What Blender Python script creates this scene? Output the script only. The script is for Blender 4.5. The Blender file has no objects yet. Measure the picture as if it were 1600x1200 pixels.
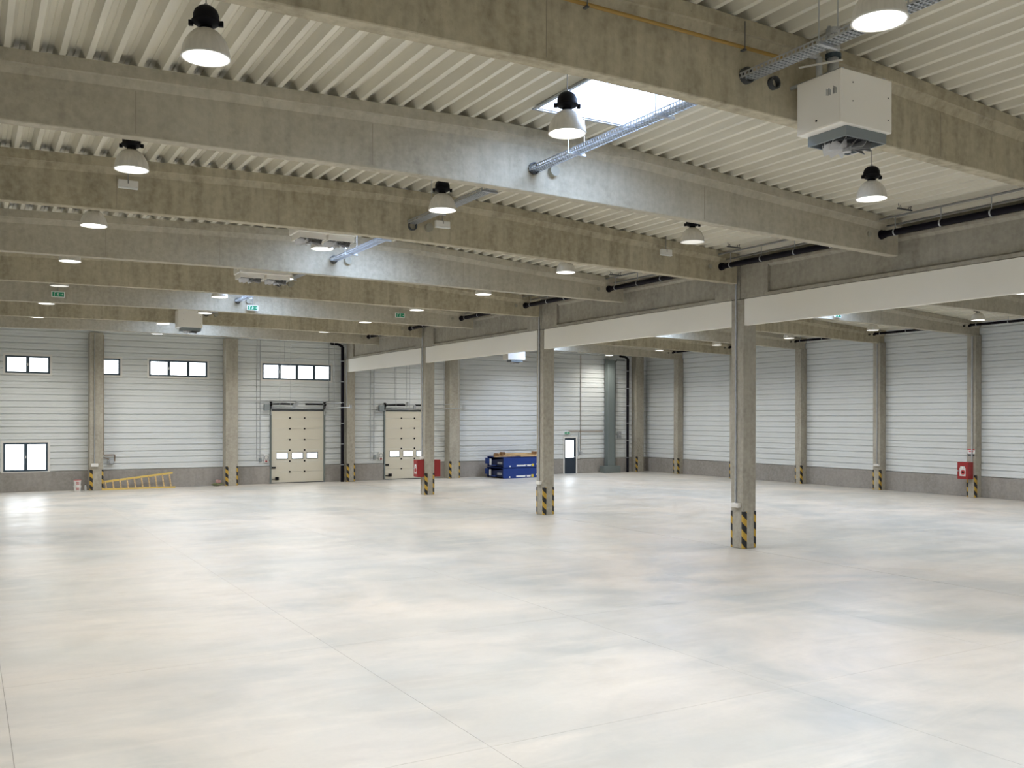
import bpy, bmesh, math, random
from mathutils import Matrix, Vector
random.seed(7)
S = bpy.context.scene
C = S.collection
PI = math.pi

# ------------------------------------------------------------------ camera
cam_d = bpy.data.cameras.new('camera')
cam = bpy.data.objects.new('camera', cam_d); C.objects.link(cam)
YAW, ROLL, EYE = 0.5295, 0.0021, 3.4
cam.matrix_world = (Matrix.Translation((0, 0, EYE)) @ Matrix.Rotation(-YAW, 4, 'Z')
                    @ Matrix.Rotation(PI/2, 4, 'X') @ Matrix.Rotation(ROLL, 4, 'Z'))
cam_d.sensor_width = 36.0
cam_d.lens = 1460.2/1600*36.0
cam_d.shift_y = 53.57/1600
cam_d.clip_start = 0.1; cam_d.clip_end = 500
S.camera = cam

# ------------------------------------------------------------------ world, exposure, light levels
w = bpy.data.worlds.new('overcast_sky'); S.world = w; w.use_nodes = True
bgn = w.node_tree.nodes['Background']
bgn.inputs[0].default_value = (0.75, 0.86, 1.0, 1); bgn.inputs[1].default_value = 1.0
S.view_settings.view_transform = 'Standard'; S.view_settings.look = 'None'
S.view_settings.gamma = 1.0; S.view_settings.use_curve_mapping = False
S.view_settings.exposure = 0.0
LAMP_W = 930.0
RIGHT_HALL = 0.78
LAMP_COL = (1.0, 0.955, 0.875)
SKY_COL = (0.52, 0.68, 1.0)
SKYLIGHT_E = 21.0
WINDOW_E = 6.0

# ------------------------------------------------------------------ materials
def mat(name, col=(0.5, 0.5, 0.5), rough=0.6, metal=0.0, emit=None, estr=0.0, spec=None, bump=None, var=None):
    """var = (scale vec, amount, noise scale); bump = (noise scale, strength)"""
    m = bpy.data.materials.new(name); m.use_nodes = True
    n, l = m.node_tree.nodes, m.node_tree.links
    b = n['Principled BSDF']
    b.inputs['Base Color'].default_value = (*col, 1)
    b.inputs['Roughness'].default_value = rough
    b.inputs['Metallic'].default_value = metal
    if spec is not None: b.inputs['Specular IOR Level'].default_value = spec
    if emit:
        b.inputs['Emission Color'].default_value = (*emit, 1)
        b.inputs['Emission Strength'].default_value = estr
    if var or bump:
        g = n.new('ShaderNodeNewGeometry')
    if var:
        sc, amt, ns = var
        mp = n.new('ShaderNodeMapping'); mp.inputs['Scale'].default_value = sc
        l.new(g.outputs['Position'], mp.inputs['Vector'])
        t = n.new('ShaderNodeTexNoise'); t.inputs['Scale'].default_value = ns; t.inputs['Detail'].default_value = 5
        l.new(mp.outputs[0], t.inputs['Vector'])
        r = n.new('ShaderNodeValToRGB')
        r.color_ramp.elements[0].position = 0.3; r.color_ramp.elements[1].position = 0.7
        r.color_ramp.elements[0].color = (*[c*(1-amt) for c in col], 1)
        r.color_ramp.elements[1].color = (*[min(1, c*(1+amt)) for c in col], 1)
        l.new(t.outputs['Fac'], r.inputs['Fac']); l.new(r.outputs['Color'], b.inputs['Base Color'])
    if bump:
        t2 = n.new('ShaderNodeTexNoise'); t2.inputs['Scale'].default_value = bump[0]; t2.inputs['Detail'].default_value = 4
        l.new(g.outputs['Position'], t2.inputs['Vector'])
        bp = n.new('ShaderNodeBump'); bp.inputs['Strength'].default_value = bump[1]; bp.inputs['Distance'].default_value = 0.01
        l.new(t2.outputs['Fac'], bp.inputs['Height']); l.new(bp.outputs[0], b.inputs['Normal'])
    return m

def concrete(name, light, dark, streak=0.5, seed=0.0):
    m = bpy.data.materials.new(name); m.use_nodes = True
    n, l = m.node_tree.nodes, m.node_tree.links
    b = n['Principled BSDF']; b.inputs['Roughness'].default_value = 0.75
    b.inputs['Specular IOR Level'].default_value = 0.3
    g = n.new('ShaderNodeNewGeometry')
    def noise(scale, ns, det, off):
        mp = n.new('ShaderNodeMapping'); mp.inputs['Scale'].default_value = scale
        mp.inputs['Location'].default_value = (off, off*1.7, off*0.3)
        l.new(g.outputs['Position'], mp.inputs['Vector'])
        t = n.new('ShaderNodeTexNoise'); t.inputs['Scale'].default_value = ns; t.inputs['Detail'].default_value = det
        t.inputs['Roughness'].default_value = 0.6
        l.new(mp.outputs[0], t.inputs['Vector']); return t.outputs['Fac']
    def mix(fac, a, c, mode='MIX'):
        x = n.new('ShaderNodeMix'); x.data_type = 'RGBA'; x.blend_type = mode
        if isinstance(fac, float): x.inputs[0].default_value = fac
        else: l.new(fac, x.inputs[0])
        for s, v in ((6, a), (7, c)):
            if isinstance(v, tuple): x.inputs[s].default_value = (*v, 1)
            else: l.new(v, x.inputs[s])
        return x.outputs[2]
    def ramp(fac, p0, p1):
        r = n.new('ShaderNodeMapRange'); r.inputs[1].default_value = p0; r.inputs[2].default_value = p1
        l.new(fac, r.inputs[0]); return r.outputs[0]
    a = ramp(noise((1, 1, 0.16), 5.0, 6, seed), 0.40, 0.66)          # vertical run-off streaks
    c = ramp(noise((1, 1, 1), 0.55, 4, seed+3), 0.38, 0.62)          # broad clouds
    d = ramp(noise((1, 1, 1), 9.0, 6, seed+9), 0.35, 0.7)            # mottling
    e = ramp(noise((1, 1, 0.6), 38.0, 2, seed+5), 0.70, 0.78)        # blow holes
    base = mix(c, dark, light)
    sa = n.new('ShaderNodeMath'); sa.operation = 'MULTIPLY'; sa.inputs[1].default_value = streak
    l.new(a, sa.inputs[0])
    base = mix(sa.outputs[0], base, tuple(x*0.52 for x in dark))
    dm = n.new('ShaderNodeMath'); dm.operation = 'MULTIPLY'; dm.inputs[1].default_value = 0.5
    l.new(d, dm.inputs[0])
    base = mix(dm.outputs[0], base, tuple(min(1, x*1.25) for x in light))
    em = n.new('ShaderNodeMath'); em.operation = 'MULTIPLY'; em.inputs[1].default_value = 0.5
    l.new(e, em.inputs[0])
    base = mix(em.outputs[0], base, tuple(x*0.35 for x in dark))
    l.new(base, b.inputs['Base Color'])
    bp = n.new('ShaderNodeBump'); bp.inputs['Strength'].default_value = 0.25; bp.inputs['Distance'].default_value = 0.01
    l.new(d, bp.inputs['Height']); l.new(bp.outputs[0], b.inputs['Normal'])
    return m

def floor_material():
    m = bpy.data.materials.new('power_floated_concrete'); m.use_nodes = True
    n, l = m.node_tree.nodes, m.node_tree.links
    b = n['Principled BSDF']
    g = n.new('ShaderNodeNewGeometry')
    def noise(scale, ns, det, off, rot=0.0, dist=0.0):
        mp = n.new('ShaderNodeMapping'); mp.inputs['Scale'].default_value = scale
        mp.inputs['Location'].default_value = (off, off, 0); mp.inputs['Rotation'].default_value = (0, 0, rot)
        l.new(g.outputs['Position'], mp.inputs['Vector'])
        t = n.new('ShaderNodeTexNoise'); t.inputs['Scale'].default_value = ns; t.inputs['Detail'].default_value = det
        t.inputs['Roughness'].default_value = 0.62; t.inputs['Distortion'].default_value = dist
        l.new(mp.outputs[0], t.inputs['Vector']); return t.outputs['Fac']
    def rng(f, a, c, lo=0.0, hi=1.0):
        r = n.new('ShaderNodeMapRange'); r.inputs[1].default_value = a; r.inputs[2].default_value = c
        r.inputs[3].default_value = lo; r.inputs[4].default_value = hi
        l.new(f, r.inputs[0]); return r.outputs[0]
    def mix(fac, a, c):
        x = n.new('ShaderNodeMix'); x.data_type = 'RGBA'
        l.new(fac, x.inputs[0])
        for s, v in ((6, a), (7, c)):
            if isinstance(v, tuple): x.inputs[s].default_value = (*v, 1)
            else: l.new(v, x.inputs[s])
        return x.outputs[2]
    big = rng(noise((1, 1, 1), 0.13, 3, 4.0, 0.4, 0.6), 0.36, 0.64)
    base = mix(big, (0.43, 0.43, 0.405), (0.54, 0.495, 0.44))
    blue = rng(noise((1, 1, 1), 0.20, 5, 31.0, 0.9, 1.2), 0.46, 0.64, 0, 0.85)
    base = mix(blue, base, (0.335, 0.35, 0.34))
    sweep = rng(noise((0.5, 2.2, 1), 0.6, 6, 11.0, 0.75, 0.8), 0.48, 0.72, 0, 0.6)
    base = mix(sweep, base, (0.60, 0.56, 0.50))
    dirt = rng(noise((0.6, 1.6, 1), 1.3, 8, 77.0, 0.55, 0.5), 0.52, 0.75, 0, 0.45)
    base = mix(dirt, base, (0.35, 0.335, 0.31))
    fine = rng(noise((1, 1, 1), 14.0, 5, 2.0), 0.3, 0.75, 0, 0.22)
    base = mix(fine, base, (0.38, 0.37, 0.35))
    l.new(base, b.inputs['Base Color'])
    l.new(rng(noise((1, 1, 1), 0.8, 5, 50.0), 0.35, 0.7, 0.30, 0.48), b.inputs['Roughness'])
    b.inputs['Specular IOR Level'].default_value = 0.45
    bp = n.new('ShaderNodeBump'); bp.inputs['Strength'].default_value = 0.06; bp.inputs['Distance'].default_value = 0.02
    l.new(noise((1, 1, 1), 3.0, 3, 8.0), bp.inputs['Height']); l.new(bp.outputs[0], b.inputs['Normal'])
    return m

def hazard_material():
    m = bpy.data.materials.new('hazard_tape'); m.use_nodes = True
    n, l = m.node_tree.nodes, m.node_tree.links
    b = n['Principled BSDF']; b.inputs['Roughness'].default_value = 0.5
    g = n.new('ShaderNodeTexCoord'); s = n.new('ShaderNodeSeparateXYZ'); l.new(g.outputs['Object'], s.inputs[0])
    def ma(op, a, c):
        x = n.new('ShaderNodeMath'); x.operation = op
        for i, v in enumerate((a, c)):
            if isinstance(v, float): x.inputs[i].default_value = v
            else: l.new(v, x.inputs[i])
        return x.outputs[0]
    u = ma('SUBTRACT', s.outputs['X'], s.outputs['Y'])
    t = ma('ADD', s.outputs['Z'], ma('MULTIPLY', u, 0.8))
    st = ma('GREATER_THAN', ma('FRACT', ma('MULTIPLY', ma('ADD', t, 40.0), 1/0.38), 0.0), 0.5)
    x = n.new('ShaderNodeMix'); x.data_type = 'RGBA'; l.new(st, x.inputs[0])
    x.inputs[6].default_value = (0.48, 0.30, 0.035, 1); x.inputs[7].default_value = (0.012, 0.012, 0.014, 1)
    l.new(x.outputs[2], b.inputs['Base Color'])
    return m

M = {}
M['beam_a'] = concrete('beam_concrete_grey', (0.46, 0.425, 0.335), (0.38, 0.345, 0.265), 0.28, 0)
M['beam_b'] = concrete('beam_concrete_stained', (0.46, 0.415, 0.305), (0.37, 0.325, 0.225), 0.62, 20)
M['column'] = concrete('column_concrete', (0.40, 0.375, 0.31), (0.32, 0.295, 0.24), 0.35, 40)
M['plinth'] = concrete('plinth_concrete', (0.32, 0.30, 0.275), (0.26, 0.245, 0.22), 0.25, 60)
M['floor'] = floor_material()
M['deck'] = mat('cream_coated_steel', (0.70, 0.665, 0.555), 0.45, var=((1, 0.2, 1), 0.07, 3.0))
M['panel'] = mat('white_coated_cladding', (0.665, 0.69, 0.685), 0.33, var=((1, 1, 0.3), 0.03, 0.7))
M['fascia'] = mat('fascia_white', (0.86, 0.83, 0.74), 0.6, var=((1, 1, 1), 0.02, 0.5))
M['white'] = mat('white_powder_coat', (0.72, 0.71, 0.67), 0.4)
M['casing'] = mat('heater_casing_white', (0.86, 0.83, 0.76), 0.35)
M['grey'] = mat('grey_paint', (0.22, 0.25, 0.26), 0.45)
M['dark'] = mat('dark_grey_metal', (0.06, 0.065, 0.07), 0.5)
M['black'] = mat('black_plastic', (0.006, 0.006, 0.008), 0.6, spec=0.15)
M['pipe'] = mat('black_pipe', (0.006, 0.005, 0.009), 0.6, spec=0.12)
M['galv'] = mat('galvanised_steel', (0.46, 0.48, 0.50), 0.4, 0.6, var=((1, 1, 1), 0.12, 6.0))
M['alu'] = mat('vane_aluminium', (0.5, 0.5, 0.5), 0.35, 0.3)
M['frame'] = mat('window_frame_blue_grey', (0.035, 0.06, 0.085), 0.4)
M['tealsteel'] = mat('teal_grey_steel', (0.17, 0.20, 0.195), 0.5, 0.2)
M['shade'] = mat('lamp_shade_prismatic', (0.66, 0.63, 0.56), 0.35, var=((1, 1, 0.02), 0.08, 30.0))
M['lamp_on'] = mat('lamp_diffuser_lit', (0.9, 0.9, 0.85), 0.4, emit=(1.0, 0.97, 0.90), estr=3.0)
M['lamp_off'] = mat('lamp_diffuser_dim', (0.6, 0.6, 0.55), 0.15, emit=(1.0, 0.97, 0.90), estr=0.5)
M['opal'] = mat('skylight_opal_daylight', (0.9, 0.9, 0.9), 0.5, emit=SKY_COL, estr=SKYLIGHT_E)
M['glass'] = mat('window_glass_daylight', (0.9, 0.9, 0.9), 0.2, emit=(0.86, 0.93, 1.0), estr=WINDOW_E)
M['curb'] = mat('skylight_curb', (0.75, 0.76, 0.78), 0.5)
M['door'] = mat('door_cream', (0.62, 0.585, 0.48), 0.5)
M['doorblue'] = mat('door_blue_grey', (0.02, 0.032, 0.05), 0.4)
M['hazard'] = hazard_material()
M['red'] = mat('cabinet_red', (0.27, 0.018, 0.018), 0.4)
M['hose'] = mat('hose_red', (0.45, 0.06, 0.06), 0.6)
M['hoseglass'] = mat('cabinet_window', (0.62, 0.60, 0.58), 0.15)
M['blue'] = mat('leveller_blue', (0.005, 0.035, 0.21), 0.45)
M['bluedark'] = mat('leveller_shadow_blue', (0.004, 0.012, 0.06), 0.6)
M['brownwood'] = mat('brown_timber', (0.22, 0.12, 0.05), 0.7)
M['wood'] = mat('raw_timber', (0.52, 0.37, 0.19), 0.7, var=((0.5, 3, 3), 0.3, 4.0))
M['yellow'] = mat('ladder_yellow', (0.66, 0.47, 0.12), 0.5)
M['gas'] = mat('gas_pipe_ochre', (0.33, 0.20, 0.045), 0.6)
M['green'] = mat('exit_green', (0.0, 0.16, 0.07), 0.4, emit=(0.0, 0.35, 0.16), estr=0.12)
M['signwhite'] = mat('sign_white', (0.8, 0.82, 0.8), 0.4)
M['signred'] = mat('sign_red', (0.5, 0.05, 0.05), 0.5)
M['brown'] = mat('brown_pipe', (0.19, 0.13, 0.08), 0.5)
M['cloth_g'] = mat('crumpled_green', (0.16, 0.17, 0.09), 0.8)
M['cloth_p'] = mat('crumpled_pink', (0.45, 0.26, 0.25), 0.8)
M['plastic'] = mat('clear_plastic', (0.35, 0.35, 0.34), 0.3)
M['seam'] = mat('joint_sealant', (0.05, 0.047, 0.04), 0.8)
M['seamlight'] = mat('form_seam', (0.30, 0.27, 0.205), 0.8)
M['wire'] = mat('steel_wire', (0.25, 0.25, 0.24), 0.5, 0.3)
M['sleeve_in'] = mat('sleeve_pale', (0.32, 0.31, 0.25), 0.6)
M['yellowtag'] = mat('yellow_tag', (0.7, 0.55, 0.05), 0.5)

# ------------------------------------------------------------------ mesh helper
class MB:
    def __init__(s): s.v, s.f = [], []
    def add(s, vs, fs):
        o = len(s.v); s.v += [tuple(v) for v in vs]; s.f += [tuple(i+o for i in f) for f in fs]; return s
    def box(s, x0, y0, z0, x1, y1, z1, mtx=None):
        vs = [Vector(p) for p in ((x0,y0,z0),(x1,y0,z0),(x1,y1,z0),(x0,y1,z0),(x0,y0,z1),(x1,y0,z1),(x1,y1,z1),(x0,y1,z1))]
        if mtx: vs = [mtx @ v for v in vs]
        return s.add(vs, [(0,3,2,1),(4,5,6,7),(0,1,5,4),(1,2,6,5),(2,3,7,6),(3,0,4,7)])
    def cyl(s, a, b, r, n=10, r2=None):
        a, b = Vector(a), Vector(b); d = (b-a).normalized(); r2 = r if r2 is None else r2
        u = d.orthogonal().normalized(); w_ = d.cross(u)
        vs = [a+(u*math.cos(t)+w_*math.sin(t))*r for t in [2*PI*i/n for i in range(n)]]
        vs += [b+(u*math.cos(t)+w_*math.sin(t))*r2 for t in [2*PI*i/n for i in range(n)]]
        fs = [(i, (i+1) % n, n+(i+1) % n, n+i) for i in range(n)]
        return s.add(vs, fs+[tuple(reversed(range(n))), tuple(range(n, 2*n))])
    def tube(s, pts, r, n=8):
        for a, b in zip(pts, pts[1:]): s.cyl(a, b, r, n)
        return s
    def lathe(s, prof, n=24, c=(0, 0, 0), close=False):
        vs = []
        for r, z in prof:
            vs += [(c[0]+r*math.cos(2*PI*i/n), c[1]+r*math.sin(2*PI*i/n), c[2]+z) for i in range(n)]
        fs = []
        m = len(prof)
        for k in range(m-1 if not close else m):
            k2 = (k+1) % m
            fs += [(k*n+i, k*n+(i+1) % n, k2*n+(i+1) % n, k2*n+i) for i in range(n)]
        return s.add(vs, fs)
    def prism(s, poly, axis, a0, a1):
        """poly: list of 2-D points; axis 'X': poly=(y,z); 'Y': poly=(x,z); 'Z': poly=(x,y)"""
        def P(p, t):
            return {'X': (t, p[0], p[1]), 'Y': (p[0], t, p[1]), 'Z': (p[0], p[1], t)}[axis]
        n = len(poly)
        vs = [P(p, a0) for p in poly]+[P(p, a1) for p in poly]
        fs = [(i, (i+1) % n, n+(i+1) % n, n+i) for i in range(n)]+[tuple(reversed(range(n))), tuple(range(n, 2*n))]
        return s.add(vs, fs)
    def mesh(s, name, m, smooth=False, bevel=0.0):
        me = bpy.data.meshes.new(name); me.from_pydata(s.v, [], s.f); me.update()
        bm = bmesh.new(); bm.from_mesh(me)
        if bevel:
            bmesh.ops.remove_doubles(bm, verts=bm.verts, dist=1e-5)
            bmesh.ops.bevel(bm, geom=[e for e in bm.edges if len(e.link_faces) == 2 and e.calc_face_angle(0) > 0.6],
                            offset=bevel, segments=1, affect='EDGES', clamp_overlap=True)
        bmesh.ops.recalc_face_normals(bm, faces=bm.faces)
        bm.to_mesh(me); bm.free()
        me.materials.append(M[m])
        if smooth:
            for p in me.polygons: p.use_smooth = True
            try: me.set_sharp_from_angle(angle=0.7)
            except Exception: pass
        return me
    def build(s, name, m, parent=None, loc=(0, 0, 0), smooth=False, bevel=0.0, rot=None):
        o = bpy.data.objects.new(name, s.mesh(name, m, smooth, bevel)); C.objects.link(o)
        o.location = loc
        if rot: o.rotation_euler = rot
        if parent: o.parent = parent
        return o

def from_mesh(name, me, parent=None, loc=(0, 0, 0), rot=None, scale=None):
    o = bpy.data.objects.new(name, me); C.objects.link(o); o.location = loc
    if rot: o.rotation_euler = rot
    if scale: o.scale = scale
    if parent: o.parent = parent
    return o
def tag(o, label=None, cat=None, group=None, kind=None):
    if label: o['label'] = label
    if cat: o['category'] = cat
    if group: o['group'] = group
    if kind: o['kind'] = kind
    return o
def empty(name, loc=(0, 0, 0), rz=0.0):
    o = bpy.data.objects.new(name, None); C.objects.link(o); o.location = loc; o.rotation_euler = (0, 0, rz)
    o.empty_display_size = 0.2; return o
def kids(o): return [c for c in C.objects if c.parent == o]
def copy_tree(o, parent=None, loc=None, tree=None):
    c = o.copy(); C.objects.link(c)
    if parent: c.parent = parent
    if loc: c.location = loc
    for ch in (tree or {}).get(o.name, []): copy_tree(ch, c, None, tree)
    return c
def tree_of(o):
    t = {}
    st = [o]
    while st:
        x = st.pop(); k = list(x.children); t[x.name] = k; st += k
    return t
def interp(x, xs, ys):
    if x <= xs[0]: return ys[0]
    for i in range(1, len(xs)):
        if x <= xs[i]:
            t = (x-xs[i-1])/(xs[i]-xs[i-1]); return ys[i-1]+(ys[i]-ys[i-1])*t
    return ys[-1]
def rect_minus(x0, x1, z0, z1, holes):
    xs = sorted({x0, x1, *[max(x0, min(x1, v)) for h in holes for v in (h[0], h[1])]})
    out = []
    for a, b in zip(xs, xs[1:]):
        if b-a < 0.02: continue
        zz = [(z0, z1)]
        for h in holes:
            if h[0] < (a+b)/2 < h[1]:
                nz = []
                for c, d in zz:
                    if h[3] <= c or h[2] >= d: nz.append((c, d)); continue
                    if h[2]-c > 0.03: nz.append((c, h[2]))
                    if d-h[3] > 0.03: nz.append((h[3], d))
                zz = nz
        if zz: out.append((a, b, zz))
    merged = []
    for a, b, zz in out:
        if merged and merged[-1][2] == zz and abs(merged[-1][1]-a) < 1e-6: merged[-1][1] = b
        else: merged.append([a, b, zz])
    return [(a, b, c, d) for a, b, zz in merged for c, d in zz]

# ------------------------------------------------------------------ layout constants (metres)
BAY = 9.7785/2
def bc(k): return 18.234+(k-3)*BAY              # left hall roof beams 0..8, centre Y
def rc(k): return 24.98+(k-4)*BAY               # right hall roof beams
XL, XR, YF, YB = -2.67, 38.18, -6.3, 48.01      # wall faces
XC = 17.54                                      # column line, near faces
TX = [-2.4, 0.4, 3.5, 7.8, 10.5, 13.5, 17.5]
TZ = [7.86, 7.98, 8.09, 8.21, 8.13, 7.92, 7.68]
BX = [-2.4, 0.4, 5.5, 8.0, 10.5, 13.5, 17.3]
BZ1 = [7.02, 7.11, 7.18, 7.17, 7.11, 7.03, 6.93]
BZ2 = [6.96, 7.00, 7.06, 7.05, 7.03, 7.00, 6.97]
def far(y): return min(1.0, max(0.0, (y-18.5)/4.6))
def topz(x, y):
    if x > 17.85: x = 17.85-(x-17.85)*0.97 if x < 27.8 else 17.85-(38.2-x)*0.97; y = 30
    return interp(x, TX, TZ)-0.09*far(y)*(1.0 if x < 10 else 0.5)
def botz(x, y):
    t = far(y); return interp(x, BX, BZ1)*(1-t)+interp(x, BX, BZ2)*t

# ------------------------------------------------------------------ floor
fl = MB().box(XL-0.4, YF-0.4, -0.35, XR+0.4, YB+0.4, -0.008).build('floor', 'plinth'); tag(fl, kind='structure')
xs = [XL, 0.42, 4.70, 8.98, 13.26, XC-0.009]
xs2 = [XC+0.009, 21.7, 25.8, 29.9, 34.0, XR+0.02]
ys = [YF]+[bc(k) for k in range(-1, 9)]+[YB+0.02]
for row in (xs, xs2):
    for a, b in zip(row, row[1:]):
        for c, d in zip(ys, ys[1:]):
            g = 0.002
            MB().box(a+g, c+g, -0.008, b-g, d-g, 0.0).build('slab', 'floor', fl)

# ------------------------------------------------------------------ walls
def panel_unit():
    prof = [(0.07, 0), (0.045, 0), (0.045, 0.05), (0, 0.10), (0, 0.46), (0.012, 0.5), (0, 0.54), (0, 0.90), (0.045, 0.95), (0.045, 1), (0.07, 1)]
    return MB().prism(prof, 'X', 0, 1).mesh('panel', 'panel')
PM = panel_unit()
Z0, NS, SH = 0.90, 24, 0.295
windows = [  # x0,x1,z0,z1,panes, label
    ('window_1', 1.56, 3.38, 5.41, 6.21, 2, 0), ('window_2', 5.10, 6.40, 5.41, 6.21, 1, 0),
    ('window_3', 7.70, 10.45, 5.41, 6.21, 3, 0), ('window_4', 13.20, 16.87, 5.38, 6.21, 4, 0),
    ('window_5', 1.49, 3.30, 0.92, 2.24, 2, 0)]
door_holes = [(13.60, 16.52, 0, 3.84), (19.90, 22.84, 0, 3.84), (31.74, 32.76, 0, 2.30)]
holes = [(a-0.04, b+0.04, c-0.04, d+0.04) for _, a, b, c, d, _, _ in windows]+door_holes
wb = MB().box(XL-0.3, YB+0.2, -0.02, XR+0.4, YB+0.35, 8.6).build('wall_back', 'panel'); tag(wb, kind='structure')
bays = [XL, 5.28, 11.48, 17.77, 23.95, 30.2, XR]
for a, b in zip(bays, bays[1:]):
    for i in range(NS):
        for (p, q, r, s_) in rect_minus(a+0.004, b-0.004, Z0+i*SH, Z0+(i+1)*SH-0.002, holes):
            from_mesh('panel', PM, wb, (p, YB, r), scale=(q-p, 1, s_-r))
for a, b in zip(bays, bays[1:]):
    for (p, q, r, s_) in rect_minus(a+0.003, b-0.003, 0, Z0-0.01, door_holes):
        MB().box(p, YB-0.03, r, q, YB+0.2, s_).build('plinth', 'plinth', wb, bevel=0.008)
wr = MB().box(XR+0.2, YF-0.3, -0.02, XR+0.35, YB+0.35, 8.6).build('wall_right', 'panel'); tag(wr, kind='structure')
rbays = [YF, 19.87]+[24.98+i*4.89 for i in range(5)]+[YB]
for a, b in zip(rbays, rbays[1:]):
    for i in range(NS):
        from_mesh('panel', PM, wr, (XR, b-0.004, Z0+i*SH), rot=(0, 0, -PI/2), scale=(b-a-0.008, 1, SH-0.002))
    MB().box(XR-0.03, a+0.003, 0, XR+0.2, b-0.003, Z0-0.01).build('plinth', 'plinth', wr, bevel=0.008)
wl = MB().box(XL-0.35, YF-0.3, -0.02, XL-0.2, YB+0.35, 8.6).build('wall_left', 'panel'); tag(wl, kind='structure')
wf = MB().box(XL-0.3, YF-0.35, -0.02, XR+0.4, YF-0.2, 8.6).build('wall_front', 'panel'); tag(wf, kind='structure')
for i in range(NS):
    from_mesh('panel', PM, wl, (XL, YF, Z0+i*SH), rot=(0, 0, PI/2), scale=(YB-YF, 1, SH-0.002))
    from_mesh('panel', PM, wf, (XR, YF, Z0+i*SH), rot=(0, 0, PI), scale=(XR-XL, 1, SH-0.002))
MB().box(XL-0.2, YF, 0, XL+0.03, YB, Z0-0.01).build('plinth', 'plinth', wl)
MB().box(XL, YF-0.2, 0, XR, YF+0.03, Z0-0.01).build('plinth', 'plinth', wf)

# ------------------------------------------------------------------ ceiling deck
P_ = 0.31
SKX0, SKX1 = 7.56, 9.42
sky_bays = {-1, 1, 3, 5, 7}
RSX0, RSX1 = 27.0, 28.86
sky_rb = {-1, 1, 3, 5, 7}
def deck_piece(x0, nribs, ya, yb, zfa, zfb):
    """trapezoidal sheet, ribs along Y; bottom flange rests on the beams"""
    mb = MB(); pts = []
    for i in range(nribs):
        o = x0+i*P_
        pts += [(o, 0), (o+0.045, 0), (o+0.098, 0.135), (o+0.155, 0.135), (o+0.165, 0.125), (o+0.175, 0.135),
                (o+0.232, 0.135), (o+0.285, 0.0)]
    pts.append((x0+nribs*P_, 0))
    n = len(pts); t = 0.004
    vs = [(x, ya, zfa(x)+z) for x, z in pts]+[(x, yb, zfb(x)+z) for x, z in pts]
    vs += [(x, ya, zfa(x)+z+t) for x, z in pts]+[(x, yb, zfb(x)+z+t) for x, z in pts]
    fs = [(i, i+1, n+i+1, n+i) for i in range(n-1)]+[(2*n+i, 3*n+i, 3*n+i+1, 2*n+i+1) for i in range(n-1)]
    return mb.add(vs, fs)
Y_edges = [YF-0.1]+[bc(k) for k in range(-1, 9)]+[YB+0.1]
def zat(y): return lambda x: topz(x, y)
def zmid(y0, y1, y):
    t = (y-y0)/(y1-y0)
    return lambda x: topz(x, y0)*(1-t)+topz(x, y1)*t
# outer roof skin above the sheets (with the skylight openings)
roof = MB()
def skin(mb, x0, x1, ya, yb, za, zb):
    n = max(1, int((x1-x0)/2.5))
    for i in range(n):
        a, b = x0+(x1-x0)*i/n, x0+(x1-x0)*(i+1)/n
        mb.add([(a, ya, za(a)+.16), (b, ya, za(b)+.16), (b, yb, zb(b)+.16), (a, yb, zb(a)+.16),
                (a, ya, za(a)+.34), (b, ya, za(b)+.34), (b, yb, zb(b)+.34), (a, yb, zb(a)+.34)],
               [(0,1,2,3),(4,7,6,5),(0,4,5,1),(1,5,6,2),(2,6,7,3),(3,7,4,0)])
def sky_span(k): return bc(k)+0.95, bc(k+1)-1.15
for j in range(len(Y_edges)-1):
    ya, yb = Y_edges[j], Y_edges[j+1]; k = j-2
    if k in sky_bays:
        s0, s1 = sky_span(k)
        skin(roof, XL-.3, SKX0, ya, yb, zat(ya), zat(yb)); skin(roof, SKX1, 18.1, ya, yb, zat(ya), zat(yb))
        for c, d in ((ya, s0), (s1, yb)): skin(roof, SKX0, SKX1, c, d, zmid(ya, yb, c), zmid(ya, yb, d))
    else: skin(roof, XL-.3, 18.1, ya, yb, zat(ya), zat(yb))
ceil = roof.build('ceiling', 'deck'); tag(ceil, kind='structure')
NSH = 22
for j in range(len(Y_edges)-1):
    ya, yb = Y_edges[j], Y_edges[j+1]; k = j-2
    if k < 0:
        if k in sky_bays:
            s0, s1 = sky_span(k)
            m1 = deck_piece(XL, 33, ya, yb, zat(ya), zat(yb)); m2 = deck_piece(SKX1, 27, ya, yb, zat(ya), zat(yb))
            m1.add(m2.v, m2.f)
            for c, d in ((ya, s0), (s1, yb)):
                m2 = deck_piece(SKX0, 6, c, d, zmid(ya, yb, c), zmid(ya, yb, d)); m1.add(m2.v, m2.f)
        else: m1 = deck_piece(XL, 66, ya, yb, zat(ya), zat(yb))
        o = m1.build('deck_sheets', 'deck', ceil); o['kind'] = 'stuff'; continue
    for i in range(NSH):
        x0 = XL+i*0.93
        if k in sky_bays and i in (11, 12):
            s0, s1 = sky_span(k)
            for c, d in ((ya, s0), (s1, yb)):
                deck_piece(x0, 3, c, d, zmid(ya, yb, c), zmid(ya, yb, d)).build('deck_sheet', 'deck', ceil)
        else:
            deck_piece(x0, 3, ya, yb, zat(ya), zat(yb)).build('deck_sheet', 'deck', ceil)
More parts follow.
